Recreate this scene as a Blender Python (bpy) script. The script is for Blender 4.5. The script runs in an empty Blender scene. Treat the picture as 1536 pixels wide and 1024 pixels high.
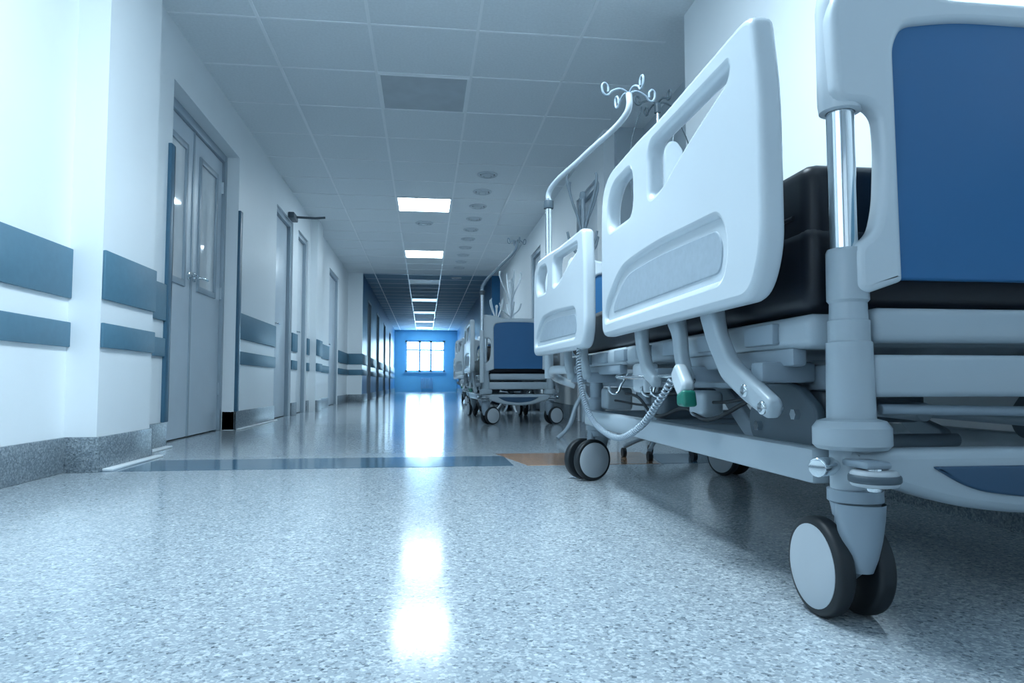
import bpy, bmesh, math, random
from mathutils import Vector, Matrix
random.seed(3)
scn = bpy.context.scene
scn.view_settings.view_transform = 'Standard'

# ---------------------------------------------------------------- materials
def new_mat(name):
    m = bpy.data.materials.new(name); m.use_nodes = True
    nt = m.node_tree
    return m, nt, nt.nodes['Principled BSDF']

def mat(name, col, rough=0.5, metal=0.0, var=0.06, scale=6.0, coat=0.0, spec=0.5):
    m, nt, b = new_mat(name)
    tc = nt.nodes.new('ShaderNodeTexCoord')
    n = nt.nodes.new('ShaderNodeTexNoise'); n.inputs['Scale'].default_value = scale
    n.inputs['Detail'].default_value = 4
    r = nt.nodes.new('ShaderNodeValToRGB')
    a = tuple(max(0, c*(1-var)) for c in col)+(1,); c2 = tuple(min(1, c*(1+var)) for c in col)+(1,)
    r.color_ramp.elements[0].position = 0.3; r.color_ramp.elements[1].position = 0.7
    r.color_ramp.elements[0].color = a; r.color_ramp.elements[1].color = c2
    nt.links.new(tc.outputs['Object'], n.inputs['Vector'])
    nt.links.new(n.outputs['Fac'], r.inputs['Fac'])
    nt.links.new(r.outputs['Color'], b.inputs['Base Color'])
    b.inputs['Roughness'].default_value = rough
    b.inputs['Metallic'].default_value = metal
    b.inputs['Coat Weight'].default_value = coat
    b.inputs['Specular IOR Level'].default_value = spec
    return m

def emis(name, col, s):
    m, nt, b = new_mat(name)
    b.inputs['Base Color'].default_value = (0.8, 0.8, 0.8, 1)
    b.inputs['Emission Color'].default_value = tuple(col)+(1,)
    b.inputs['Emission Strength'].default_value = s
    return m

def speckle(name, base, dark, light, scale, rough, pd=0.16, pl=0.72, second=True):
    m, nt, b = new_mat(name)
    tc = nt.nodes.new('ShaderNodeTexCoord')
    def layer(sc, off):
        mp = nt.nodes.new('ShaderNodeMapping'); mp.inputs['Location'].default_value = (off, off*1.7, 0)
        nt.links.new(tc.outputs['Object'], mp.inputs['Vector'])
        v = nt.nodes.new('ShaderNodeTexVoronoi'); v.inputs['Scale'].default_value = sc
        nt.links.new(mp.outputs['Vector'], v.inputs['Vector'])
        sep = nt.nodes.new('ShaderNodeSeparateColor'); nt.links.new(v.outputs['Color'], sep.inputs['Color'])
        r = nt.nodes.new('ShaderNodeValToRGB'); r.color_ramp.interpolation = 'CONSTANT'
        e = r.color_ramp.elements
        e[0].position = 0; e[0].color = dark+(1,)
        e[1].position = pd; e[1].color = base+(1,)
        e2 = e.new(pl); e2.color = light+(1,)
        e3 = e.new(pd*0.5); e3.color = tuple((d*0.5+c*0.5) for d, c in zip(dark, base))+(1,)
        nt.links.new(sep.outputs['Red'], r.inputs['Fac'])
        return r
    r1 = layer(scale, 0)
    out = r1.outputs['Color']
    if second:
        r2 = layer(scale*1.7, 3.3)
        mx = nt.nodes.new('ShaderNodeMix'); mx.data_type = 'RGBA'; mx.inputs['Factor'].default_value = 0.45
        nt.links.new(out, mx.inputs[6]); nt.links.new(r2.outputs['Color'], mx.inputs[7])
        out = mx.outputs[2]
    nt.links.new(out, b.inputs['Base Color'])
    b.inputs['Roughness'].default_value = rough
    return m, nt, b

M = {}
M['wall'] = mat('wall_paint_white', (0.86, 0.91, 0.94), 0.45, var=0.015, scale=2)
M['wall_grey'] = mat('wall_recess_shade', (0.50, 0.57, 0.62), 0.6, var=0.03, scale=2)  # recess shading put into the wall colour
M['wall_far_dim'] = mat('wall_far_dim_blue', (0.018, 0.15, 0.33), 0.35, var=0.1, scale=1.5)  # dim blue light of the far corridor put into the wall colour
M['wall_end'] = mat('wall_paint_end_blue', (0.32, 0.68, 0.90), 0.5, var=0.05, scale=1.5)
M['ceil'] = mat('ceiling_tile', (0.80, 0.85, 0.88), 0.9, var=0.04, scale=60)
M['ceil_far'] = mat('ceiling_tile_far_dim', (0.26, 0.42, 0.56), 0.8, var=0.05, scale=40)  # same tiles, with the far end's gloom mixed into their colour
M['tbar'] = mat('ceiling_tbar', (0.9, 0.94, 0.97), 0.4, var=0.02)
M['stripe'] = mat('bumper_rail_blue', (0.088, 0.205, 0.29), 0.5, var=0.05, scale=30)
M['guard'] = mat('corner_guard_blue', (0.05, 0.14, 0.22), 0.4, var=0.05)
M['door'] = mat('door_grey', (0.58, 0.66, 0.73), 0.35, var=0.02)
M['doorw'] = mat('door_white', (0.76, 0.82, 0.86), 0.35, var=0.02)
M['frame'] = mat('door_frame_grey', (0.33, 0.41, 0.48), 0.35, var=0.02)
M['glass'] = mat('door_glass', (0.86, 0.93, 0.97), 0.05, var=0.2, scale=2.2, metal=0.1)  # bright base colour stands in for the panes' reflection
M['white'] = mat('bed_plastic_white', (0.60, 0.67, 0.72), 0.26, var=0.015, scale=3)
M['plat'] = mat('bed_platform_grey', (0.40, 0.47, 0.52), 0.30, var=0.02, scale=3)
M['grey'] = mat('bed_paint_grey', (0.27, 0.335, 0.39), 0.33, var=0.02, scale=3)
M['midg'] = mat('bed_inset_grey', (0.34, 0.41, 0.47), 0.5, var=0.05, scale=60)
M['dark'] = mat('bed_dark_plastic', (0.07, 0.10, 0.125), 0.45, var=0.05)
M['chrome'] = mat('chrome', (0.72, 0.77, 0.80), 0.10, metal=1.0, var=0.02)
M['rubber'] = mat('rubber_black', (0.010, 0.014, 0.018), 0.5, var=0.1)
M['disc'] = mat('castor_disc_grey', (0.46, 0.51, 0.55), 0.4, var=0.02)
M['navy'] = mat('mattress_navy', (0.004, 0.007, 0.014), 0.42, var=0.2, scale=4)
M['blue'] = mat('panel_blue', (0.022, 0.135, 0.31), 0.45, var=0.03)
M['logo'] = mat('cover_blue', (0.03, 0.08, 0.15), 0.35, var=0.03)
M['green'] = mat('handle_green', (0.01, 0.18, 0.13), 0.4, var=0.03)
M['bag'] = mat('iv_bag', (0.6, 0.68, 0.74), 0.2, var=0.05)
M['lamp'] = emis('lamp_white', (0.70, 0.88, 1.0), 30)
M['lamp_near'] = emis('lamp_white_bright', (0.70, 0.88, 1.0), 80)
M['lamp_dim'] = emis('lamp_dim', (0.30, 0.70, 1.0), 3.0)
M['lamp_end'] = emis('lamp_end', (0.42, 0.78, 1.0), 20)
M['lamp_off'] = mat('lamp_off', (0.52, 0.57, 0.61), 0.5)
M['sky'] = emis('window_daylight', (0.55, 0.83, 1.0), 22)
M['fill_back'] = emis('fill_light_back', (0.70, 0.87, 1.0), 0.7)  # glow of the added pane behind the camera
M['fill_side'] = emis('fill_light_side', (0.70, 0.87, 1.0), 2.2)  # glow of the added pane in the left wall
M['vent'] = mat('vent_grey', (0.62, 0.68, 0.72), 0.4)
M['rad'] = mat('radiator_paint', (0.4, 0.6, 0.8), 0.4)
M['orange'] = speckle('floor_inlay_orange', (0.42, 0.22, 0.12), (0.25, 0.12, 0.07), (0.6, 0.38, 0.24), 160, 0.1)[0]
M['band'] = speckle('floor_inlay_blue', (0.06, 0.13, 0.20), (0.03, 0.07, 0.11), (0.12, 0.21, 0.28), 160, 0.1)[0]
fm, fnt, fb = speckle('floor_terrazzo', (0.35, 0.405, 0.445), (0.07, 0.095, 0.12), (0.62, 0.675, 0.71), 150, 0.135, 0.10, 0.80)
n = fnt.nodes.new('ShaderNodeTexNoise'); n.inputs['Scale'].default_value = 3.0
bp = fnt.nodes.new('ShaderNodeBump'); bp.inputs['Strength'].default_value = 0.03; bp.inputs['Distance'].default_value = 0.05
fnt.links.new(n.outputs['Fac'], bp.inputs['Height']); fnt.links.new(bp.outputs['Normal'], fb.inputs['Normal'])
M['floor'] = fm
M['base'] = speckle('baseboard_terrazzo', (0.18, 0.225, 0.26), (0.07, 0.10, 0.12), (0.36, 0.41, 0.45), 130, 0.35)[0]

# ---------------------------------------------------------------- helpers
COL = scn.collection
def finish(me, name, m, parent=None, loc=None, smooth=35):
    ob = bpy.data.objects.new(name, me); COL.objects.link(ob)
    if m: me.materials.append(M[m] if isinstance(m, str) else m)
    if smooth:
        for p in me.polygons: p.use_smooth = True
        me.set_sharp_from_angle(angle=math.radians(smooth))
    if parent: ob.parent = parent
    if loc: ob.location = loc
    return ob

def add_box(bm, x0, x1, y0, y1, z0, z1, bev=0, seg=2):
    r = bmesh.ops.create_cube(bm, size=1)
    vs = r['verts']
    for v in vs:
        v.co = Vector(((x0+x1)/2+v.co.x*(x1-x0), (y0+y1)/2+v.co.y*(y1-y0), (z0+z1)/2+v.co.z*(z1-z0)))
    if bev > 0:
        es = list({e for v in vs for e in v.link_edges})
        bmesh.ops.bevel(bm, geom=es, offset=bev, segments=seg, profile=0.5, affect='EDGES')

def boxes(name, lst, m, parent=None, bev=0, seg=2):
    bm = bmesh.new()
    for b in lst: add_box(bm, *b, bev=bev, seg=seg)
    me = bpy.data.meshes.new(name); bm.to_mesh(me); bm.free()
    return finish(me, name, m, parent)

def add_cyl(bm, p1, p2, r1, r2=None, seg=28, bev=0):
    r2 = r1 if r2 is None else r2
    p1 = Vector(p1); p2 = Vector(p2); d = p2-p1
    res = bmesh.ops.create_cone(bm, cap_ends=True, segments=seg, radius1=r1, radius2=r2, depth=d.length)
    vs = res['verts']
    if bev > 0:
        es = list({e for v in vs for e in v.link_edges if abs(e.verts[0].co.z-e.verts[1].co.z) < 1e-6})
        rr = bmesh.ops.bevel(bm, geom=es, offset=bev, segments=3, profile=0.5, affect='EDGES')
        vs = list(set(v for v in rr['verts']) | set(v for v in vs if v.is_valid))
    q = Vector((0, 0, 1)).rotation_difference(d.normalized())
    mt = Matrix.Translation((p1+p2)/2) @ q.to_matrix().to_4x4()
    bmesh.ops.transform(bm, matrix=mt, verts=vs)

def cyls(name, lst, m, parent=None, seg=28, bev=0):
    bm = bmesh.new()
    for c in lst: add_cyl(bm, *c, seg=seg, bev=bev)
    me = bpy.data.meshes.new(name); bm.to_mesh(me); bm.free()
    return finish(me, name, m, parent)

def lathe(name, prof, m, parent=None, loc=(0, 0, 0), seg=40):
    bm = bmesh.new(); rings = []
    for r, z in prof:
        if r < 1e-5: rings.append([bm.verts.new((0, 0, z))])
        else: rings.append([bm.verts.new((r*math.cos(2*math.pi*i/seg), r*math.sin(2*math.pi*i/seg), z)) for i in range(seg)])
    for a, b in zip(rings[:-1], rings[1:]):
        for i in range(seg):
            j = (i+1) % seg
            if len(a) == 1 and len(b) == 1: continue
            if len(a) == 1: bm.faces.new((a[0], b[j], b[i]))
            elif len(b) == 1: bm.faces.new((a[i], a[j], b[0]))
            else: bm.faces.new((a[i], a[j], b[j], b[i]))
    bmesh.ops.recalc_face_normals(bm, faces=bm.faces)
    me = bpy.data.meshes.new(name); bm.to_mesh(me); bm.free()
    return finish(me, name, m, parent, loc)

def to_mesh(cob, name, m, parent, smooth=40):
    dg = bpy.context.evaluated_depsgraph_get(); dg.update()
    me = bpy.data.meshes.new_from_object(cob.evaluated_get(dg))
    mw = cob.matrix_world.copy()
    cd = cob.data; bpy.data.objects.remove(cob); bpy.data.curves.remove(cd)
    me.transform(mw); me.materials.clear()
    me.name = name
    return finish(me, name, m, parent, smooth=smooth)

def tube(name, pts, r, m, parent=None, res=6, smooth_curve=True, cyclic=False):
    cu = bpy.data.curves.new(name, 'CURVE'); cu.dimensions = '3D'
    cu.bevel_depth = r; cu.bevel_resolution = res; cu.use_fill_caps = True
    if smooth_curve:
        sp = cu.splines.new('BEZIER'); sp.bezier_points.add(len(pts)-1)
        for b, p in zip(sp.bezier_points, pts):
            b.co = p; b.handle_left_type = b.handle_right_type = 'AUTO'
        sp.resolution_u = 10
    else:
        sp = cu.splines.new('POLY'); sp.points.add(len(pts)-1)
        for b, p in zip(sp.points, pts): b.co = (*p, 1)
    sp.use_cyclic_u = cyclic
    ob = bpy.data.objects.new(name, cu); COL.objects.link(ob)
    return to_mesh(ob, name, m, parent, 60)

def rpoly(pts, rads, n=7):
    out = []; N = len(pts)
    if not isinstance(rads, (list, tuple)): rads = [rads]*N
    for i in range(N):
        p = Vector(pts[i]); a = Vector(pts[i-1]); b = Vector(pts[(i+1) % N]); r = rads[i]
        if r <= 0: out.append(p[:]); continue
        d1 = (a-p); d2 = (b-p)
        l = min(r, d1.length*0.48, d2.length*0.48)
        s = p+d1.normalized()*l; e = p+d2.normalized()*l
        for k in range(n+1):
            t = k/n
            out.append(((1-t)**2*s+2*(1-t)*t*p+t*t*e)[:])
    return out

MX_YZ = Matrix(((0, 0, 1, 0), (1, 0, 0, 0), (0, 1, 0, 0), (0, 0, 0, 1)))
MX_XZ = Matrix(((1, 0, 0, 0), (0, 0, -1, 0), (0, 1, 0, 0), (0, 0, 0, 1)))
def plate(name, loops, th, bev, basis, pos, m, parent=None, extra=None):
    cu = bpy.data.curves.new(name, 'CURVE'); cu.dimensions = '2D'; cu.fill_mode = 'BOTH'
    bev = min(bev, th/2-0.0005)
    cu.extrude = th/2-bev; cu.bevel_depth = bev; cu.bevel_resolution = 3; cu.offset = -bev
    for lp in loops:
        sp = cu.splines.new('POLY'); sp.points.add(len(lp)-1)
        for b, p in zip(sp.points, lp): b.co = (p[0], p[1], 0, 1)
        sp.use_cyclic_u = True
    ob = bpy.data.objects.new(name, cu); COL.objects.link(ob)
    mt = Matrix.Translation(pos) @ basis
    if extra is not None: mt = extra @ mt
    ob.matrix_world = mt
    bpy.context.view_layer.update()
    return to_mesh(ob, name, m, parent, 30)

def ribbon(pts, w):
    L = []; R = []
    ws = w if isinstance(w, (list, tuple)) else [w]*len(pts)
    P = [Vector(p) for p in pts]
    for i, p in enumerate(P):
        d = (P[min(i+1, len(P)-1)]-P[max(i-1, 0)]).normalized()
        nn = Vector((-d.y, d.x))
        L.append((p+nn*ws[i]/2)[:]); R.append((p-nn*ws[i]/2)[:])
    return rpoly(L+R[::-1], 0.02, 5)

def empty(name, loc=(0, 0, 0), rot=0):
    e = bpy.data.objects.new(name, None); COL.objects.link(e)
    e.location = loc; e.rotation_euler = (0, 0, rot); e.empty_display_size = 0.1
    return e

# ---------------------------------------------------------------- room shell
YB, YF = -4.0, 31.0
XL, XR, HC = -1.6, 1.6, 2.7
boxes('floor', [(-2.3, 2.3, YB, YF+0.2, -0.1, 0)], 'floor')
boxes('ceiling', [(-2.3, 2.3, YB, 14.9, HC, HC+0.1)], 'ceil')
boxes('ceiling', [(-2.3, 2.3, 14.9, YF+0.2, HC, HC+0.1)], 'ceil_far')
g = []
for x in (-1.06, -0.37, 0.33, 1.02):
    g.append((x-0.010, x+0.010, YB, YF, HC-0.005, HC))
y = 4.45-0.7*12
while y < YF:
    g.append((-1.6, 1.6, y-0.008, y+0.008, HC-0.0045, HC)); y += 0.7
boxes('trim_1', g, 'tbar')

doorsL = [(4.6, 6.2), (7.75, 8.7), (9.05, 9.8), (12.0, 13.3)]
DH = 2.34
def solid_spans(doors, a, b):
    out = []; c = a
    for d0, d1 in doors:
        out.append((c, d0)); c = d1
    out.append((c, b)); return out
# opening for an added fill light in the left wall, beside/behind the viewer
sw0, sw1, swz0, swz1 = -2.6, 0.2, 1.02, 2.4
wl = [(-2.0, -1.78, YB, sw0, 0, HC), (-2.0, -1.78, sw1, 14.9, 0, HC), (-2.0, -1.78, sw0, sw1, 0, swz0), (-2.0, -1.78, sw0, sw1, swz1, HC)]
for a, b in solid_spans([(sw0, sw1)]+doorsL, YB, 14.9): wl.append((-1.78, XL, a, b, 0, HC))
wl += [(-1.78, XL, sw0, sw1, 0, swz0), (-1.78, XL, sw0, sw1, swz1, HC)]
for a, b in doorsL: wl.append((-1.78, XL, a, b, DH, HC))
wl += [(XL, -1.46, 3.37, 3.98, 0, HC), (XL, -1.5, 9.98, 10.5, 0, HC)]
boxes('wall_left', wl, 'wall')
w = empty('side_fill_light', (-1.85, 0, 0))  # added unseen window-shaped light, brightens the bed sides
boxes('pane_frame', [(-0.03, 0.03, sw0, sw1, swz0, swz0+0.06), (-0.03, 0.03, sw0, sw1, swz1-0.06, swz1)]+[(-0.03, 0.03, y-0.03, y+0.03, swz0, swz1) for y in (sw0+0.03, -1.67, -0.73, sw1-0.03)], 'rad', w)
boxes('emissive_pane', [(-0.06, -0.04, sw0, sw1, swz0, swz1)], 'fill_side', w)
farL = [(16.2, 17.2), (19.2, 20.2), (22.5, 23.5), (26, 27)]
wf = [(-2.0, -1.40, 14.9, YF, 0, HC)]
for a, b in solid_spans(farL, 14.95, YF): wf.append((-1.40, -1.3, a, b, 0, HC))
for a, b in farL: wf.append((-1.40, -1.3, a, b, 2.3, HC))
boxes('wall_left', wf, 'wall_far_dim')
boxes('wall_left', [(-1.6, -1.3, 14.88, 14.95, 0, HC)], 'wall')
doorsR = [(6.35, 7.25), (9.6, 10.5), (12.5, 13.4)]
wr = [(1.78, 2.0, 6.1, 14.9, 0, HC), (XR, 2.0, YB, 4.1, 0, HC)]
for a, b in solid_spans(doorsR, 6.1, 14.9): wr.append((XR, 1.78, a, b, 0, HC))
for a, b in doorsR: wr.append((XR, 1.78, a, b, DH, HC))
boxes('wall_right', wr, 'wall')
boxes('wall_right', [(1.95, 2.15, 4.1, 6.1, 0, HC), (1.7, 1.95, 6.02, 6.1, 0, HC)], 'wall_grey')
boxes('wall_right', [(1.42, 2.0, 14.9, YF, 0, HC)], 'wall_far_dim')
boxes('wall_back', [(-2.0, -1.3, YB-0.2, YB, 0, HC), (1.3, 2.0, YB-0.2, YB, 0, HC), (-1.3, 1.3, YB-0.2, YB, 0, 0.7), (-1.3, 1.3, YB-0.2, YB, 2.4, HC)], 'wall')
w = empty('back_fill_light', (0, YB-0.1, 0))  # added unseen window-shaped light behind the camera, lifts ceiling and walls
boxes('pane_frame', [(-1.3, 1.3, -0.03, 0.03, 0.7, 0.76), (-1.3, 1.3, -0.03, 0.03, 2.34, 2.4)]+[(x-0.03, x+0.03, -0.03, 0.03, 0.7, 2.4) for x in (-1.27, -0.43, 0.43, 1.27)], 'rad', w)
boxes('emissive_pane', [(-1.3, 1.3, -0.06, -0.04, 0.7, 2.4)], 'fill_back', w)
wx0, wx1, wz0, wz1 = -0.86, 0.90, 0.87, 2.26
boxes('wall_front', [(-1.4, wx0, YF, YF+0.2, 0, HC), (wx1, 1.5, YF, YF+0.2, 0, HC), (wx0, wx1, YF, YF+0.2, 0, wz0), (wx0, wx1, YF, YF+0.2, wz1, HC)], 'wall_end')
w = empty('window_1', (0, YF+0.1, 0))
fr = [(wx0, wx1, -0.04, 0.03, wz0, wz0+0.08), (wx0, wx1, -0.04, 0.03, wz1-0.08, wz1)]
for x in (wx0+0.045, -0.22, 0.27, wx1-0.045): fr.append((x-0.045, x+0.045, -0.04, 0.03, wz0, wz1))
fr.append((wx0, wx1, -0.03, 0.03, 1.80, 1.87))
boxes('pane_frame', fr, 'rad', w)
boxes('window_sill', [(wx0-0.05, wx1+0.05, -0.2, 0.0, wz0-0.05, wz0-0.005)], 'rad', w)
boxes('emissive_pane', [(wx0, wx1, 0.04, 0.06, wz0, wz1)], 'sky', w)
r = empty('radiator', (0.1, YF-0.07, 0))
boxes('radiator_fins', [(-0.26+i*0.075, -0.205+i*0.075, -0.04, 0.04, 0.14, 0.62) for i in range(7)], 'rad', r, bev=0.01)
cyls('radiator_pipes', [((-0.27, 0, 0.19), (0.27, 0, 0.19), 0.015), ((-0.27, 0, 0.57), (0.27, 0, 0.57), 0.015), ((-0.24, 0, 0.0), (-0.24, 0, 0.2), 0.012), ((0.24, 0, 0.0), (0.24, 0, 0.2), 0.012)], 'rad', r, seg=12)

def lines(prefix, z0, z1, th, m, mR=None):
    L = []
    sp = [(YB, 3.37), (3.98, 4.6), (6.2, 7.75), (8.7, 9.05), (9.8, 9.98), (10.5, 12.0), (13.3, 14.88)]
    for a, b in sp: L.append((XL, XL+th, a, b, z0, z1))
    L.append((-1.46, -1.46+th, 3.37, 3.98, z0, z1))
    L.append((-1.5, -1.5+th, 9.98, 10.5, z0, z1))
    for a, b in solid_spans(farL, 14.88, YF): L.append((-1.3, -1.3+th, a, b, z0, z1))
    L.append((-1.58, -1.3+th, 14.88-th, 14.88, z0, z1))
    return L
bb = lines('b', 0, 0.157, 0.014, 'base')
bb += [(XL, -1.446, 3.356, 3.37, 0, 0.157), (XL, -1.446, 3.98, 3.994, 0, 0.157), (XL-0.14, XL, 4.586, 4.6, 0, 0.157), (XL-0.1, XL+0.014, 6.2, 6.214, 0, 0.157)]
boxes('baseboard_left', bb, 'base', bev=0.003)
boxes('trim_2', lines('u', 0.78, 1.005, 0.016, 'stripe'), 'stripe', bev=0.004)
boxes('trim_3', lines('l', 0.56, 0.672, 0.016, 'stripe'), 'stripe', bev=0.004)
rs = [(YB, 4.1), (6.1, 6.35), (7.25, 9.6), (10.5, 12.5), (13.4, 14.9)]
boxes('baseboard_right', [(XR-0.014, XR, a, b, 0, 0.157) for a, b in rs]+[(1.406, 1.42, 14.9, YF, 0, 0.157), (1.936, 1.95, 4.1, 6.0, 0, 0.157)], 'base')
boxes('trim_4', [(XR-0.016, XR, a, b, z0, z1) for a, b in rs for z0, z1 in ((0.78, 1.005), (0.56, 0.672))], 'stripe', bev=0.004)
boxes('trim_5', [(XL-0.003, XL+0.022, 4.53, 4.604, 0.157, 1.9), (XL-0.003, XL+0.022, 6.196, 6.27, 0.157, 1.88), (-1.62, -1.578, 4.585, 4.605, 0.157, 1.9)], 'guard', bev=0.006)
boxes('trim_6', [(-1.446, -1.40, 3.40, 4.03, 0, 0.012), (-1.586, -1.54, 4.0, 4.58, 0, 0.012), (-1.586, -1.55, 6.22, 7.74, 0, 0.010)], 'wall', bev=0.004)

boxes('floor_inlay_strip', [(XL+0.014, 0.43, 3.38, 3.83, 0, 0.0012)], 'band')
def poly_slab(name, pts, h, m):
    bm = bmesh.new(); vs = [bm.verts.new((x, y, 0)) for x, y in pts]; f = bm.faces.new(vs)
    e = bmesh.ops.extrude_face_region(bm, geom=[f])
    for v in e['geom']:
        if isinstance(v, bmesh.types.BMVert): v.co.z = h
    bmesh.ops.recalc_face_normals(bm, faces=bm.faces)
    me = bpy.data.meshes.new(name); bm.to_mesh(me); bm.free(); return finish(me, name, m, smooth=0)
poly_slab('floor_inlay_strip', [(0.40, 3.95), (0.50, 3.38), (1.16, 3.38), (1.24, 3.95)], 0.0016, 'orange')
poly_slab('floor_inlay_strip', [(1.25, 3.83), (1.17, 3.38), (1.58, 3.38), (1.58, 3.83)], 0.0012, 'band')

# ---------------------------------------------------------------- doors
def glazed_leaf(par, y0, y1, x, mm, z1=2.27):
    c = (y0+y1)/2; W = y1-y0
    g0, g1, gz0, gz1 = c-0.22*W/0.8, c+0.22*W/0.8, 1.12, 2.10
    boxes('leaf', [(x-0.04, x, y0+0.004, g0, 0.01, z1), (x-0.04, x, g1, y1-0.004, 0.01, z1), (x-0.04, x, g0, g1, 0.01, gz0), (x-0.04, x, g0, g1, gz1, z1)], mm, par)
    boxes('glass_frame', [(x-0.005, x+0.012, g0-0.03, g0+0.012, gz0-0.03, gz1+0.03), (x-0.005, x+0.012, g1-0.012, g1+0.03, gz0-0.03, gz1+0.03), (x-0.005, x+0.012, g0, g1, gz0-0.03, gz0+0.015), (x-0.005, x+0.012, g0, g1, gz1-0.015, gz1+0.03)], 'frame', par, bev=0.004)
    boxes('glass', [(x-0.012, x-0.004, g0, g1, gz0, gz1)], 'glass', par)
d = empty('door_1')
boxes('frame', [(-1.78, -1.70, 4.6, 4.66, 0, DH), (-1.78, -1.70, 6.14, 6.2, 0, DH), (-1.78, -1.70, 4.66, 6.14, 2.275, DH)], 'frame', d, bev=0.004)
glazed_leaf(d, 4.66, 5.4, -1.725, 'door'); glazed_leaf(d, 5.4, 6.14, -1.725, 'door')
boxes('meeting_strip', [(-1.727, -1.717, 5.385, 5.415, 0.01, 2.27)], 'frame', d)
for yy, s in ((5.34, -1), (5.46, 1)):
    tube('lever_handle', [(-1.725, yy, 1.18), (-1.67, yy, 1.18), (-1.66, yy+s*0.02, 1.18), (-1.66, yy+s*0.13, 1.18)], 0.011, 'chrome', d)
    cyls('handle_plate', [((-1.726, yy, 1.18), (-1.715, yy, 1.18), 0.03)], 'chrome', d, bev=0.002)
boxes('hinges', [(-1.73, -1.705, 6.12, 6.145, z, z+0.1) for z in (0.3, 1.1, 2.0)], 'chrome', d)

def single_door(idx, x, y0, y1, side, mm):
    d = empty('door_%d' % idx)
    s = side
    xa = x+s*0.10
    def bx(a, b): return (min(a, b), max(a, b))
    fx = bx(x+s*0.17, x+s*0.02)
    boxes('frame', [(*fx, y0, y0+0.06, 0, DH), (*fx, y1-0.06, y1, 0, DH), (*fx, y0+0.06, y1-0.06, DH-0.06, DH)], 'frame', d, bev=0.004)
    lx = bx(xa, xa-s*0.04)
    boxes('leaf', [(*lx, y0+0.062, y1-0.062, 0.01, DH-0.062)], mm, d, bev=0.003)
    xf = xa-s*0.04
    cyls('handle_plate', [((xf, y0+0.13, 1.05), (xf-s*0.012, y0+0.13, 1.05), 0.028)], 'chrome', d)
    tube('lever_handle', [(xf, y0+0.13, 1.05), (xf-s*0.05, y0+0.13, 1.05), (xf-s*0.055, y0+0.15, 1.05), (xf-s*0.055, y0+0.25, 1.05)], 0.010, 'chrome', d)
    return d
d2 = single_door(2, XL, 7.75, 8.7, -1, 'door')
boxes('door_closer', [(-1.6, -1.53, 8.35, 8.62, 2.33, 2.40)], 'dark', d2, bev=0.01)
tube('closer_arm', [(-1.56, 8.5, 2.37), (-1.33, 8.62, 2.39), (-1.22, 8.66, 2.41)], 0.014, 'dark', d2, smooth_curve=False)
single_door(3, XL, 9.05, 9.8, -1, 'doorw')
single_door(4, XL, 12.0, 13.3, -1, 'door')
for i, (a, b) in enumerate(doorsR): single_door(5+i, XR, a, b, 1, 'door')
for i, (a, b) in enumerate(farL):
    dd = empty('door_%d' % (8+i))
    boxes('leaf', [(-1.398, -1.36, a+0.05, b-0.05, 0.01, 2.25)], 'logo', dd)
    boxes('frame', [(-1.398, -1.29, a, a+0.05, 0, 2.3), (-1.398, -1.29, b-0.05, b, 0, 2.3), (-1.398, -1.29, a+0.05, b-0.05, 2.25, 2.3)], 'frame', dd)

# ---------------------------------------------------------------- ceiling fixtures
def panel(y0, m, name='ceiling_light_panel'):
    e = empty(name, (-0.02, y0+0.35, HC))
    boxes('diffuser', [(-0.325, 0.325, -0.325, 0.325, -0.006, -0.002)], m, e)
    boxes('rim', [(-0.34, -0.325, -0.34, 0.34, -0.012, 0), (0.325, 0.34, -0.34, 0.34, -0.012, 0), (-0.325, 0.325, -0.34, -0.325, -0.012, 0), (-0.325, 0.325, 0.325, 0.34, -0.012, 0)], 'tbar', e)
panel(1.65, 'lamp_near')
for yy in (8.65, 12.15): panel(yy, 'lamp')
for yy in (-1.85, 5.15, 15.65): panel(yy, 'lamp_off')
for yy in (19.15, 22.65, 26.15): panel(yy, 'lamp_dim')
panel(29.2, 'lamp_end')
def vent(x, y, r):
    e = empty('ceiling_air_diffuser', (x, y, HC))
    lathe('ring', [(r, 0), (r, -0.008), (r*0.86, -0.018), (r*0.74, -0.008), (r*0.72, 0)], 'vent', e)
    lathe('cone', [(r*0.72, -0.001), (r*0.60, -0.001)], 'dark', e)
    lathe('cone', [(r*0.62, 0), (r*0.60, -0.018), (r*0.45, -0.024), (r*0.42, -0.004), (r*0.36, -0.004), (r*0.3, -0.026), (0, -0.028)], 'vent', e)
yy = 7.6
while yy < 14.5:
    vent(0.675, yy, 0.115); yy += 0.7
vent(-0.02, 10.05, 0.13); vent(0.675, 15.3, 0.115)

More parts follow.
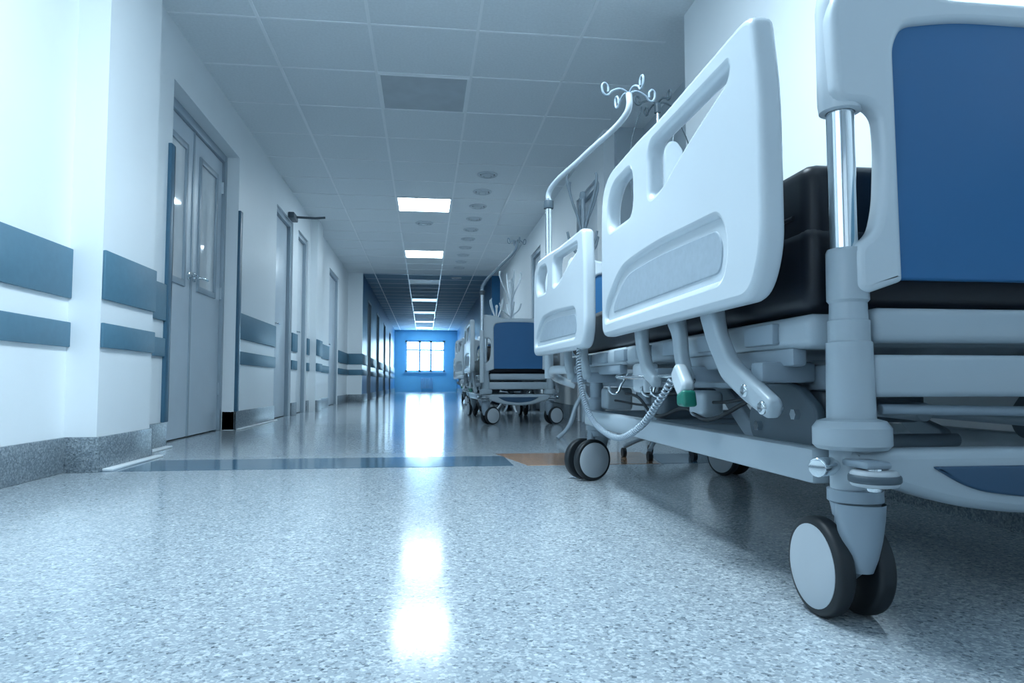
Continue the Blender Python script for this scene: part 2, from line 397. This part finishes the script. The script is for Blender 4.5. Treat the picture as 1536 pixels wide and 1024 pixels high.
# ---------------------------------------------------------------- hospital bed
def castor(par, px, py, ang):
    e = empty('castor', (px, py, 0), ang); e.parent = par
    R = 0.084; tr = 0.05
    for s in (-1, 1):
        bm = bmesh.new()
        x0 = s*0.020; x1 = s*0.052
        add_cyl(bm, (x0, tr, R), (x1, tr, R), R, seg=56, bev=0.009)
        me = bpy.data.meshes.new('tyre'); bm.to_mesh(me); bm.free(); finish(me, 'tyre', 'rubber', e)
        o = lathe('wheel_disc', [(0.071, -0.004), (0.071, 0.001), (0.064, 0.0035), (0.03, 0.0055), (0, 0.006)], 'disc', e, seg=48)
        o.matrix_local = Matrix.Translation((x1, tr, R)) @ Matrix.Rotation(s*math.pi/2, 4, 'Y')
    cyls('axle', [((-0.05, tr, R), (0.05, tr, R), 0.014)], 'chrome', e, seg=16)
    plate('fork', [rpoly([(-0.040, 0.205), (0.040, 0.205), (0.046, 0.15), (0.085, 0.10), (0.075, 0.06), (0.035, 0.055), (-0.015, 0.09), (-0.034, 0.13)], 0.02)], 0.034, 0.012, MX_YZ, (0, 0, 0), 'grey', e)
    lathe('stem', [(0.0, 0.172), (0.028, 0.172), (0.036, 0.178), (0.040, 0.20), (0.044, 0.203), (0.044, 0.222), (0.030, 0.226), (0, 0.226)], 'grey', e)
    lathe('stem_cone', [(0, 0.085), (0.018, 0.088), (0.026, 0.11), (0.033, 0.14), (0.038, 0.175), (0.040, 0.2)], 'grey', e, (0, -0.012, 0))
    return e

def rail_mesh(par, name, side, x, y0, L, z0, H, rot=0.0):
    sx = L/1.13; sz = H/0.512
    def S(pts): return [(p[0]*sx, p[1]*sz) for p in pts]
    outer = rpoly(S([(0.05, 0.0), (0.0, 0.08), (-0.0, 0.36), (0.025, 0.50), (0.06, 0.512), (0.10, 0.512), (0.55, 0.505), (0.70, 0.512), (1.02, 0.51), (1.11, 0.47), (1.13, 0.36), (1.13, 0.02), (1.10, 0.0)]),
                  [0.05, 0.08, 0.1, 0.04, 0.03, 0.03, 0.1, 0.1, 0.06, 0.06, 0.05, 0.04, 0.03])
    w1 = rpoly(S([(0.135, 0.432), (0.125, 0.458), (0.60, 0.462), (0.625, 0.44), (0.625, 0.335), (0.60, 0.325), (0.52, 0.33), (0.36, 0.38)]), [0.02, 0.02, 0.03, 0.03, 0.04, 0.04, 0.1, 0.1])
    w2 = rpoly(S([(0.77, 0.32), (0.77, 0.455), (0.97, 0.455), (1.04, 0.41), (1.04, 0.325)]), [0.05, 0.05, 0.06, 0.06, 0.05])
    ins = rpoly(S([(0.17, 0.055), (0.15, 0.12), (0.18, 0.178), (0.60, 0.195), (0.90, 0.185), (1.06, 0.10), (1.09, 0.05)]), [0.04, 0.05, 0.05, 0.2, 0.15, 0.1, 0.04])
    groove = rpoly(S([(0.20, 0.07), (0.185, 0.12), (0.21, 0.158), (0.60, 0.172), (0.87, 0.165), (1.0, 0.10), (1.02, 0.07)]), [0.03, 0.05, 0.05, 0.2, 0.15, 0.1, 0.03])
    R = Matrix.Translation((x, y0, z0)) @ Matrix.Rotation(rot, 4, 'Z')
    e = empty(name, (0, 0, 0)); e.parent = par
    plate('rail_body', [outer, w1, w2, ins], 0.045, 0.014, MX_YZ, (0, 0, 0), 'white', e, extra=R)
    plate('rail_inset', [rpoly(S([(0.16, 0.045), (0.14, 0.13), (0.18, 0.188), (0.60, 0.205), (0.92, 0.195), (1.08, 0.11), (1.1, 0.04)]), 0.04)], 0.022, 0.002, MX_YZ, (0, 0, 0), 'white', e, extra=R)
    plate('rail_inset_field', [groove], 0.027, 0.003, MX_YZ, (0, 0, 0), 'midg', e, extra=R)
    return e

def board(par, y, z_off, hz=1.0, name='headboard'):
    e = empty(name); e.parent = par
    def Z(z): return 0.575+(z-0.575)*hz+z_off
    half = [(-0.236, 0.570), (-0.30, 0.548), (-0.318, 0.556), (-0.318, 0.63), (-0.285, 0.65), (-0.272, 0.70), (-0.266, 0.80), (-0.270, 0.855), (-0.290, 0.872), (-0.349, 0.872), (-0.353, 1.03), (-0.338, 1.075), (-0.29, 1.095), (-0.24, 1.088), (-0.14, 1.064)]
    hh = [(-0.240, 0.975), (-0.222, 1.010), (-0.12, 1.026)]
    left_out = half; right_out = [(-x, z) for x, z in half[::-1]]
    right_in = [(-x, z) for x, z in hh]; left_in = hh[::-1]
    pts = left_out+right_out+right_in+left_in
    rr = [0.006]+[0.03]*(len(half)*2-2)+[0.006]+[0.05, 0.03, 0.05, 0.05, 0.03, 0.05]
    plate('board_frame', [rpoly([(x, Z(z)) for x, z in pts], rr, 5)], 0.04, 0.012, MX_XZ, (0, y, 0), 'white', e)
    bp = [(-0.250, 0.574), (-0.250, 0.985), (-0.228, 1.020), (-0.12, 1.036)]
    plate('board_panel', [rpoly([(x, Z(z)) for x, z in bp+[(-x, z) for x, z in bp[::-1]]], [0.012, 0.05, 0.03, 0.05, 0.05, 0.03, 0.05, 0.012], 5)], 0.018, 0.004, MX_XZ, (0, y, 0), 'blue', e)
    for s in (-1, 1):
        lathe('post_cap', [(0.0, Z(1.10)), (0.02, Z(1.098)), (0.032, Z(1.08)), (0.036, Z(1.05)), (0.036, Z(0.885)), (0.034, Z(0.868)), (0.024, Z(0.866))], 'white', e, (s*0.318, y+0.02, 0))
    return e

def bed(cx, y0, dz=0.0, rot=0.0, angs=(0, 0, 0, 0), detail=True):
    B = empty('hospital_bed', (cx, y0, 0), rot)
    LF = 1.78
    castor(B, -0.31, 0, angs[0]); castor(B, 0.31, 0, angs[1]); castor(B, -0.31, LF, angs[2]); castor(B, 0.31, LF, angs[3])
    boxes('base_side_beam', [(s*0.335-0.022, s*0.335+0.022, 0.05, LF+0.03, 0.223, 0.285) for s in (-1, 1)], 'plat', B, bev=0.008)
    boxes('base_cross_beam', [(-0.32, 0.32, LF-0.03, LF+0.03, 0.225, 0.283), (-0.31, 0.31, 0.03, 0.08, 0.228, 0.28), (-0.31, 0.31, 0.85, 0.9, 0.23, 0.28)], 'grey', B, bev=0.006)
    cov = [(-0.335, 0.29), (-0.335, 0.245), (-0.27, 0.228), (-0.16, 0.195), (0, 0.175), (0.16, 0.195), (0.27, 0.228), (0.335, 0.245), (0.335, 0.29)]
    plate('base_end_cover', [rpoly(cov, [0.01, 0.03, 0.1, 0.15, 0.2, 0.15, 0.1, 0.03, 0.01], 6)], 0.06, 0.016, MX_XZ, (0, -0.01, 0), 'plat', B)
    lens = [(-0.2, 0.262), (0.2, 0.262), (0.13, 0.222), (0, 0.205), (-0.13, 0.222)]
    plate('cover_badge', [rpoly(lens, [0.01, 0.01, 0.08, 0.1, 0.08], 6)], 0.012, 0.004, MX_XZ, (0, -0.04, 0), 'logo', B)
    for s in (-1, 1):
        lathe('corner_column', [(0, 0.222), (0.036, 0.222), (0.036, 0.288), (0.055, 0.289), (0.062, 0.296), (0.062, 0.325), (0.054, 0.336), (0.039, 0.340), (0.037, 0.45+dz), (0.037, 0.468+dz), (0.0335, 0.47+dz), (0.0335, 0.505+dz), (0.031, 0.507+dz), (0.030, 0.535+dz), (0.034, 0.54+dz), (0.0335, 0.622+dz), (0.031, 0.628+dz), (0.0, 0.628+dz)], 'plat', B, (s*0.313, 0, 0))
        lathe('chrome_post', [(0.0228, 0.60+dz), (0.0228, 0.90+dz)], 'chrome', B, (s*0.318, 0, 0))
        cyls('corner_roller', [((s*0.325, -0.075, 0.237), (s*0.325, -0.075, 0.262), 0.036)], 'disc', B, bev=0.006)
        cyls('roller_tyre', [((s*0.325, -0.075, 0.243), (s*0.325, -0.075, 0.256), 0.039)], 'dark', B, bev=0.004)
        cyls('roller_bracket', [((s*0.325, -0.075, 0.228), (s*0.325, -0.075, 0.275), 0.012), ((s*0.36, -0.01, 0.262), (s*0.395, -0.03, 0.262), 0.016), ((s*0.33, 0.0, 0.262), (s*0.38, -0.02, 0.262), 0.010)], 'chrome', B, seg=20, bev=0.003)
        boxes('roller_arm', [(s*0.325-0.022, s*0.325+0.022, -0.09, -0.02, 0.264, 0.276)], 'grey', B, bev=0.005)
        lathe('far_column', [(0, 0.222), (0.036, 0.222), (0.036, 0.33), (0.028, 0.34), (0.028, 0.40+dz), (0, 0.40+dz)], 'grey', B, (s*0.31, LF, 0))
    boxes('lift_frame', [(s*0.27-0.02, s*0.27+0.02, 0.0, 2.08, 0.385+dz, 0.435+dz) for s in (-1, 1)]+[(-0.27, 0.27, 2.0, 2.05, 0.385+dz, 0.435+dz), (-0.27, 0.27, 1.05, 1.1, 0.385+dz, 0.43+dz)], 'grey', B, bev=0.008)
    boxes('end_crossbar', [(-0.285, 0.285, -0.028, 0.028, 0.376+dz, 0.447+dz)], 'plat', B, bev=0.010, seg=3)
    boxes('platform', [(-0.365, 0.365, 0.035, 0.72, 0.462+dz, 0.522+dz), (-0.365, 0.365, 0.74, 1.18, 0.462+dz, 0.522+dz), (-0.365, 0.365, 1.20, 2.12, 0.462+dz, 0.522+dz)], 'plat', B, bev=0.018, seg=3)
    boxes('platform_end', [(-0.275, 0.275, -0.015, 0.03, 0.468+dz, 0.528+dz)], 'plat', B, bev=0.014, seg=3)
    boxes('platform_skirt', [(s*0.345-0.015, s*0.345+0.015, 0.10, 0.66, 0.43+dz, 0.465+dz) for s in (-1, 1)]+[(s*0.345-0.015, s*0.345+0.015, 1.25, 2.05, 0.43+dz, 0.465+dz) for s in (-1, 1)], 'grey', B, bev=0.008)
    for k in range(8):
        yk = 0.14+k*0.25
        boxes('platform_rib', [(-0.378, -0.36, yk, yk+0.12, 0.472+dz, 0.512+dz)], 'grey', B, bev=0.004)
    for s in (-1, 1):
        for ya, yb in ((0.45, 0.75), (1.2, 1.5)):
            plate('lift_arm', [ribbon([(ya, 0.262), (ya+0.1, 0.29), (yb, 0.415+dz)], [0.05, 0.05, 0.045])], 0.025, 0.006, MX_YZ, (s*0.225, 0, 0), 'grey', B)
        plate('lift_bracket', [rpoly([(0.10, 0.275), (0.34, 0.275), (0.36, 0.33), (0.30, 0.40+dz), (0.16, 0.40+dz), (0.08, 0.35)], 0.03)], 0.02, 0.005, MX_YZ, (s*0.315, 0, 0), 'dark', B)
        cyls('bracket_bolts', [((s*0.322, y, z), (s*0.336, y, z), 0.011) for y, z in ((0.15, 0.34), (0.30, 0.31), (0.27, 0.37+dz))], 'chrome', B, seg=6)
    cyls('pivot_tube', [((-0.25, y, z), (0.25, y, z), 0.016) for y, z in ((0.45, 0.262), (0.75, 0.41+dz), (1.2, 0.262), (1.5, 0.41+dz))], 'grey', B, seg=20)
    cyls('actuator', [((0.0, 0.5, 0.30), (0.0, 1.0, 0.36), 0.027), ((0.0, 0.95, 0.352), (0.0, 1.3, 0.395), 0.016), ((-0.1, 0.1, 0.345), (-0.1, 0.75, 0.36), 0.018), ((0.12, 0.06, 0.33), (0.12, 0.9, 0.34), 0.014), ((-0.26, -0.0, 0.355), (0.26, 0.02, 0.345), 0.009)], 'grey', B, seg=20, bev=0.003)
    boxes('motor_housing', [(-0.28, -0.16, 0.14, 0.40, 0.30, 0.40), (-0.10, 0.10, 0.35, 0.62, 0.31, 0.42), (-0.2, 0.2, 1.3, 1.6, 0.33, 0.42), (-0.33, -0.2, 0.9, 1.02, 0.29, 0.37)], 'dark', B, bev=0.02, seg=3)
    boxes('control_unit', [(-0.31, -0.2, 1.62, 1.72, 0.29, 0.38), (-0.33, -0.27, 0.60, 0.70, 0.31, 0.38)], 'plat', B, bev=0.015, seg=3)
    tube('wiring', [(-0.30, 0.40, 0.36), (-0.33, 0.55, 0.31), (-0.32, 0.75, 0.33), (-0.33, 0.95, 0.30), (-0.31, 1.2, 0.35), (-0.28, 1.45, 0.36)], 0.005, 'rubber', B)
    tube('wiring', [(-0.30, 0.30, 0.38), (-0.30, 0.6, 0.35), (-0.31, 0.85, 0.37), (-0.29, 1.1, 0.33), (-0.28, 1.6, 0.33)], 0.004, 'rubber', B)
    bm = bmesh.new()
    add_box(bm, -0.355, 0.355, 0.05, 2.08, 0.524+dz, 0.685+dz, bev=0.028, seg=4)
    add_box(bm, -0.35, 0.35, 0.055, 0.62, 0.62+dz, 0.80+dz, bev=0.03, seg=4)
    me = bpy.data.meshes.new('mattress'); bm.to_mesh(me); bm.free()
    finish(me, 'mattress', 'navy', B)
    tube('mattress_piping', [(-0.352, 0.10, 0.705+dz), (-0.352, 0.58, 0.705+dz)], 0.004, 'navy', B)
    board(B, -0.02, dz)
    board(B, 2.14, dz-0.10, name='footboard')
    cyls('footboard_post', [((s*0.31, 2.16, 0.43+dz), (s*0.31, 2.16, 0.80+dz), 0.024) for s in (-1, 1)], 'chrome', B)
    boxes('footboard_bracket', [(s*0.29-0.04, s*0.29+0.04, 2.05, 2.18, 0.395+dz, 0.445+dz) for s in (-1, 1)], 'grey', B, bev=0.01)
    for s in (-1, 1):
        tube('corner_hoop', [(s*0.33, 1.98, 0.45+dz), (s*0.41, 2.05, 0.46+dz), (s*0.43, 2.16, 0.45+dz), (s*0.39, 2.22, 0.42+dz), (s*0.31, 2.2, 0.39+dz)], 0.02, 'white', B)
    for s in (-1, 1):
        rail_mesh(B, 'side_rail_head', s, s*0.442, 0.0, 1.09, 0.545+dz, 0.512)
        rail_mesh(B, 'side_rail_foot', s, s*0.442, 1.33, 0.82, 0.525+dz, 0.44, rot=(math.radians(4) if s < 0 else -math.radians(4)))
        xa = s*0.405
        plate('rail_arm', [ribbon([(0.36, 0.57+dz), (0.33, 0.50+dz), (0.27, 0.43+dz), (0.17, 0.385+dz), (0.08, 0.35+dz)], [0.085, 0.06, 0.055, 0.05, 0.04])], 0.03, 0.010, MX_YZ, (xa, 0, 0), 'plat', B)
        plate('rail_arm', [ribbon([(0.58, 0.57+dz), (0.55, 0.52+dz), (0.54, 0.46+dz), (0.50, 0.40+dz)], [0.075, 0.045, 0.04, 0.035])], 0.03, 0.010, MX_YZ, (xa, 0, 0), 'plat', B)
        plate('rail_arm', [ribbon([(0.86, 0.57+dz), (0.85, 0.50+dz), (0.80, 0.43+dz), (0.72, 0.40+dz)], [0.07, 0.045, 0.04, 0.035])], 0.03, 0.010, MX_YZ, (xa, 0, 0), 'plat', B)
        plate('rail_arm', [ribbon([(1.62, 0.55+dz), (1.60, 0.48+dz), (1.54, 0.42+dz)], [0.07, 0.05, 0.04])], 0.03, 0.010, MX_YZ, (xa, 0, 0), 'plat', B)
        plate('rail_arm', [ribbon([(1.92, 0.55+dz), (1.90, 0.48+dz), (1.84, 0.42+dz)], [0.07, 0.05, 0.04])], 0.03, 0.010, MX_YZ, (xa, 0, 0), 'plat', B)
        boxes('arm_carrier', [(min(s*0.29, s*0.40), max(s*0.29, s*0.40), y, y+0.05, 0.40+dz, 0.44+dz) for y in (0.14, 0.5, 0.74, 1.54, 1.84)], 'grey', B, bev=0.008)
        cyls('arm_pivot', [((s*0.385, y, z+dz), (s*0.426, y, z+dz), 0.013) for y, z in ((0.10, 0.355), (0.17, 0.385), (0.51, 0.41))], 'chrome', B, seg=24, bev=0.004)
    plate('release_lever', [ribbon([(0.50, 0.435+dz), (0.47, 0.40+dz), (0.44, 0.375+dz)], [0.05, 0.055, 0.05])], 0.03, 0.01, MX_YZ, (-0.43, 0, 0), 'white', B)
    plate('release_grip', [rpoly([(0.415, 0.345+dz), (0.425, 0.385+dz), (0.465, 0.375+dz), (0.465, 0.345+dz)], 0.01)], 0.034, 0.008, MX_YZ, (-0.432, 0, 0), 'green', B)
    for yk in (0.72, 0.80, 1.15):
        tube('accessory_hook', [(-0.36, yk, 0.43+dz), (-0.385, yk, 0.39+dz), (-0.40, yk, 0.365+dz), (-0.42, yk, 0.37+dz), (-0.425, yk, 0.39+dz)], 0.004, 'chrome', B)
    tube('accessory_bar', [(-0.36, 0.6, 0.425+dz), (-0.385, 0.62, 0.42+dz), (-0.385, 1.2, 0.42+dz), (-0.36, 1.22, 0.425+dz)], 0.006, 'chrome', B)
    boxes('side_control_box', [(-0.38, -0.33, 0.92, 1.04, 0.37+dz, 0.46+dz)], 'white', B, bev=0.012, seg=3)
    if detail:
        ctrl = [(-0.46, 1.44, 0.53), (-0.47, 1.40, 0.44), (-0.475, 1.30, 0.34), (-0.475, 1.17, 0.275), (-0.475, 1.0, 0.245), (-0.475, 0.83, 0.245), (-0.47, 0.66, 0.29), (-0.46, 0.56, 0.35), (-0.44, 0.50, 0.41)]
        V = [Vector(p) for p in ctrl]; path = []
        for i in range(len(V)-1):
            p0 = V[max(i-1, 0)]; p1 = V[i]; p2 = V[i+1]; p3 = V[min(i+2, len(V)-1)]
            for k in range(90):
                t = k/90
                path.append(0.5*((2*p1)+(-p0+p2)*t+(2*p0-5*p1+4*p2-p3)*t*t+(-p0+3*p1-3*p2+p3)*t**3))
        pts = []; L = 0
        for i in range(len(path)-1):
            d = path[i+1]-path[i]; L += d.length; T = d.normalized()
            n1 = T.cross(Vector((1, 0, 0))).normalized(); n2 = T.cross(n1)
            a = L/0.0125*2*math.pi
            pts.append((path[i]+0.0075*(math.cos(a)*n1+math.sin(a)*n2))[:])
        tube('coiled_cable', pts, 0.0027, 'grey', B, res=2, smooth_curve=False)
    return B

def hooks(par, x, y, z, r=0.0035, a0=0.4, R=0.085, n=4, m='chrome'):
    for k in range(n):
        a = a0+k*2*math.pi/n; c, s = math.cos(a), math.sin(a)
        pts = [(0, 0.0), (0.3, 0.012), (0.62, 0.0), (0.86, -0.02), (1.0, 0.004), (0.93, 0.026), (0.8, 0.018), (0.78, -0.006)]
        tube('hook', [(x+c*R*p, y+s*R*p, z+h) for p, h in pts], r, m, par, res=3)

def iv_pole(par, base, top_bend, arm_end, ztop, m='white', R=0.085):
    x, y, z0 = base
    zb = top_bend
    cyls('pole_socket', [((x, y, z0), (x, y, z0+0.5), 0.021)], 'white', par, bev=0.003)
    cyls('pole_lower', [((x, y, z0+0.48), (x, y, zb-0.04), 0.0155)], 'chrome', par)
    cyls('pole_clamp', [((x, y, zb-0.09), (x, y, zb-0.05), 0.024)], 'dark', par, bev=0.004)
    ax, ay, az = arm_end
    d = Vector((ax-x, ay-y, az-zb)); p0 = Vector((x, y, zb))
    tube('pole_arm', [(x, y, zb-0.06), (x, y, zb-0.02), (p0+d*0.04)[:], (p0+d*0.5)[:], (p0+d*0.96)[:], (ax, ay, az+0.02), (ax, ay, ztop)], 0.0125, m, par)
    hooks(par, ax, ay, ztop, 0.0045, 0.2, R, m='frame')

b1 = bed(1.03, 1.11, 0.0, 0.0, (0, 0.15, math.radians(111), 0.4))
iv_pole(b1, (-0.44, 2.19, 0.42), 1.33, (-0.245, 1.49, 1.455), 1.53, R=0.115)
b2 = bed(0.90, 6.75, -0.04, 0.0, (math.radians(-60), math.radians(-65), 0.2, 0.1), detail=False)
iv_pole(b2, (-0.36, -0.10, 0.40), 1.33, (-0.09, -0.6, 1.60), 1.66, m='frame')
b3 = bed(1.08, 9.75, -0.05, 0, (0.3, -0.4, 0, 0.5), detail=False)
b4 = bed(1.12, 12.6, -0.05, 0, (0.3, -0.4, 0, 0.5), detail=False)

s = empty('iv_stand', (1.26, 3.64, 0))
for k in range(5):
    a = k*2*math.pi/5+0.3
    tube('leg', [(0, 0, 0.12), (0.1*math.cos(a), 0.1*math.sin(a), 0.10), (0.20*math.cos(a), 0.20*math.sin(a), 0.055)], 0.011, 'grey', s)
    cyls('caster', [((0.2*math.cos(a)-0.01, 0.2*math.sin(a), 0.025), (0.2*math.cos(a)+0.01, 0.2*math.sin(a), 0.025), 0.025)], 'rubber', s)
cyls('lower_tube', [((0, 0, 0.1), (0, 0, 1.1), 0.014)], 'chrome', s)
cyls('upper_tube', [((0, 0, 1.08), (0, 0, 1.93), 0.009)], 'chrome', s)
cyls('hub', [((0, 0, 1.06), (0, 0, 1.13), 0.022), ((0, 0, 1.88), (0, 0, 1.93), 0.018)], 'dark', s)
hooks(s, 0, 0, 1.93, 0.005, 0.2, 0.14, m='dark')
plate('fluid_bag', [rpoly([(-0.055, 1.42), (-0.055, 1.66), (-0.02, 1.71), (0.02, 1.71), (0.055, 1.66), (0.055, 1.42), (0.01, 1.38), (-0.01, 1.38)], 0.02)], 0.03, 0.013, MX_XZ, (0.07, -0.04, 0), 'bag', s)
tube('bag_cord', [(0.07, -0.04, 1.71), (0.09, -0.02, 1.80), (0.12, 0, 1.93)], 0.002, 'bag', s)
tube('drip_line', [(0.07, -0.03, 1.38), (-0.08, -0.05, 1.15), (-0.1, -0.05, 1.0), (-0.14, -0.02, 1.3), (-0.15, 0, 1.7), (-0.09, 0, 1.91)], 0.0035, 'dark', s)
tube('drip_line', [(0.1, 0.02, 1.91), (0.19, 0, 1.65), (0.16, -0.03, 1.4), (0.05, -0.03, 1.2), (0.02, 0, 1.1)], 0.0035, 'dark', s)

def coat_rack(x, y, h=1.87, a0=0.0, m='white'):
    c = empty('coat_rack', (x, y, 0))
    cyls('pole', [((0, 0, 0.12), (0, 0, h-0.15), 0.017)], m, c)
    lathe('finial', [(0.017, h-0.16), (0.026, h-0.14), (0.02, h-0.11), (0, h-0.1)], m, c)
    for k in range(4):
        a = a0+k*math.pi/2; cc, ss = math.cos(a), math.sin(a)
        tube('leg', [(0.01*cc, 0.01*ss, 0.32), (0.07*cc, 0.07*ss, 0.25), (0.16*cc, 0.16*ss, 0.08), (0.25*cc, 0.25*ss, 0.014)], 0.013, m, c)
        tube('arm_upper', [(0.01*cc, 0.01*ss, h-0.42), (0.05*cc, 0.05*ss, h-0.30), (0.12*cc, 0.12*ss, h-0.15), (0.15*cc, 0.15*ss, h-0.02), (0.14*cc, 0.14*ss, h)], 0.009, m, c)
        tube('arm_lower', [(0.01*cc, 0.01*ss, h-0.60), (0.06*cc, 0.06*ss, h-0.56), (0.12*cc, 0.12*ss, h-0.50), (0.15*cc, 0.15*ss, h-0.42)], 0.009, m, c)
    return c
coat_rack(1.14, 4.95, 1.9, 0.5, 'grey'); coat_rack(1.12, 9.15, 1.87, 0.2); coat_rack(1.25, 12.2, 1.87, 0.8)

# ---------------------------------------------------------------- world / camera
wd = bpy.data.worlds.new('world'); scn.world = wd; wd.use_nodes = True
wd.node_tree.nodes['Background'].inputs['Color'].default_value = (0.4, 0.6, 0.8, 1)
wd.node_tree.nodes['Background'].inputs['Strength'].default_value = 0.1

cam = bpy.data.cameras.new('camera'); co = bpy.data.objects.new('camera', cam); COL.objects.link(co)
cam.lens = 36*1050/1536; cam.sensor_width = 36; cam.clip_start = 0.02
co.location = (0, 0, 0.40)
co.rotation_euler = (math.radians(90+3.37), 0, math.radians(-7.11))
scn.camera = co
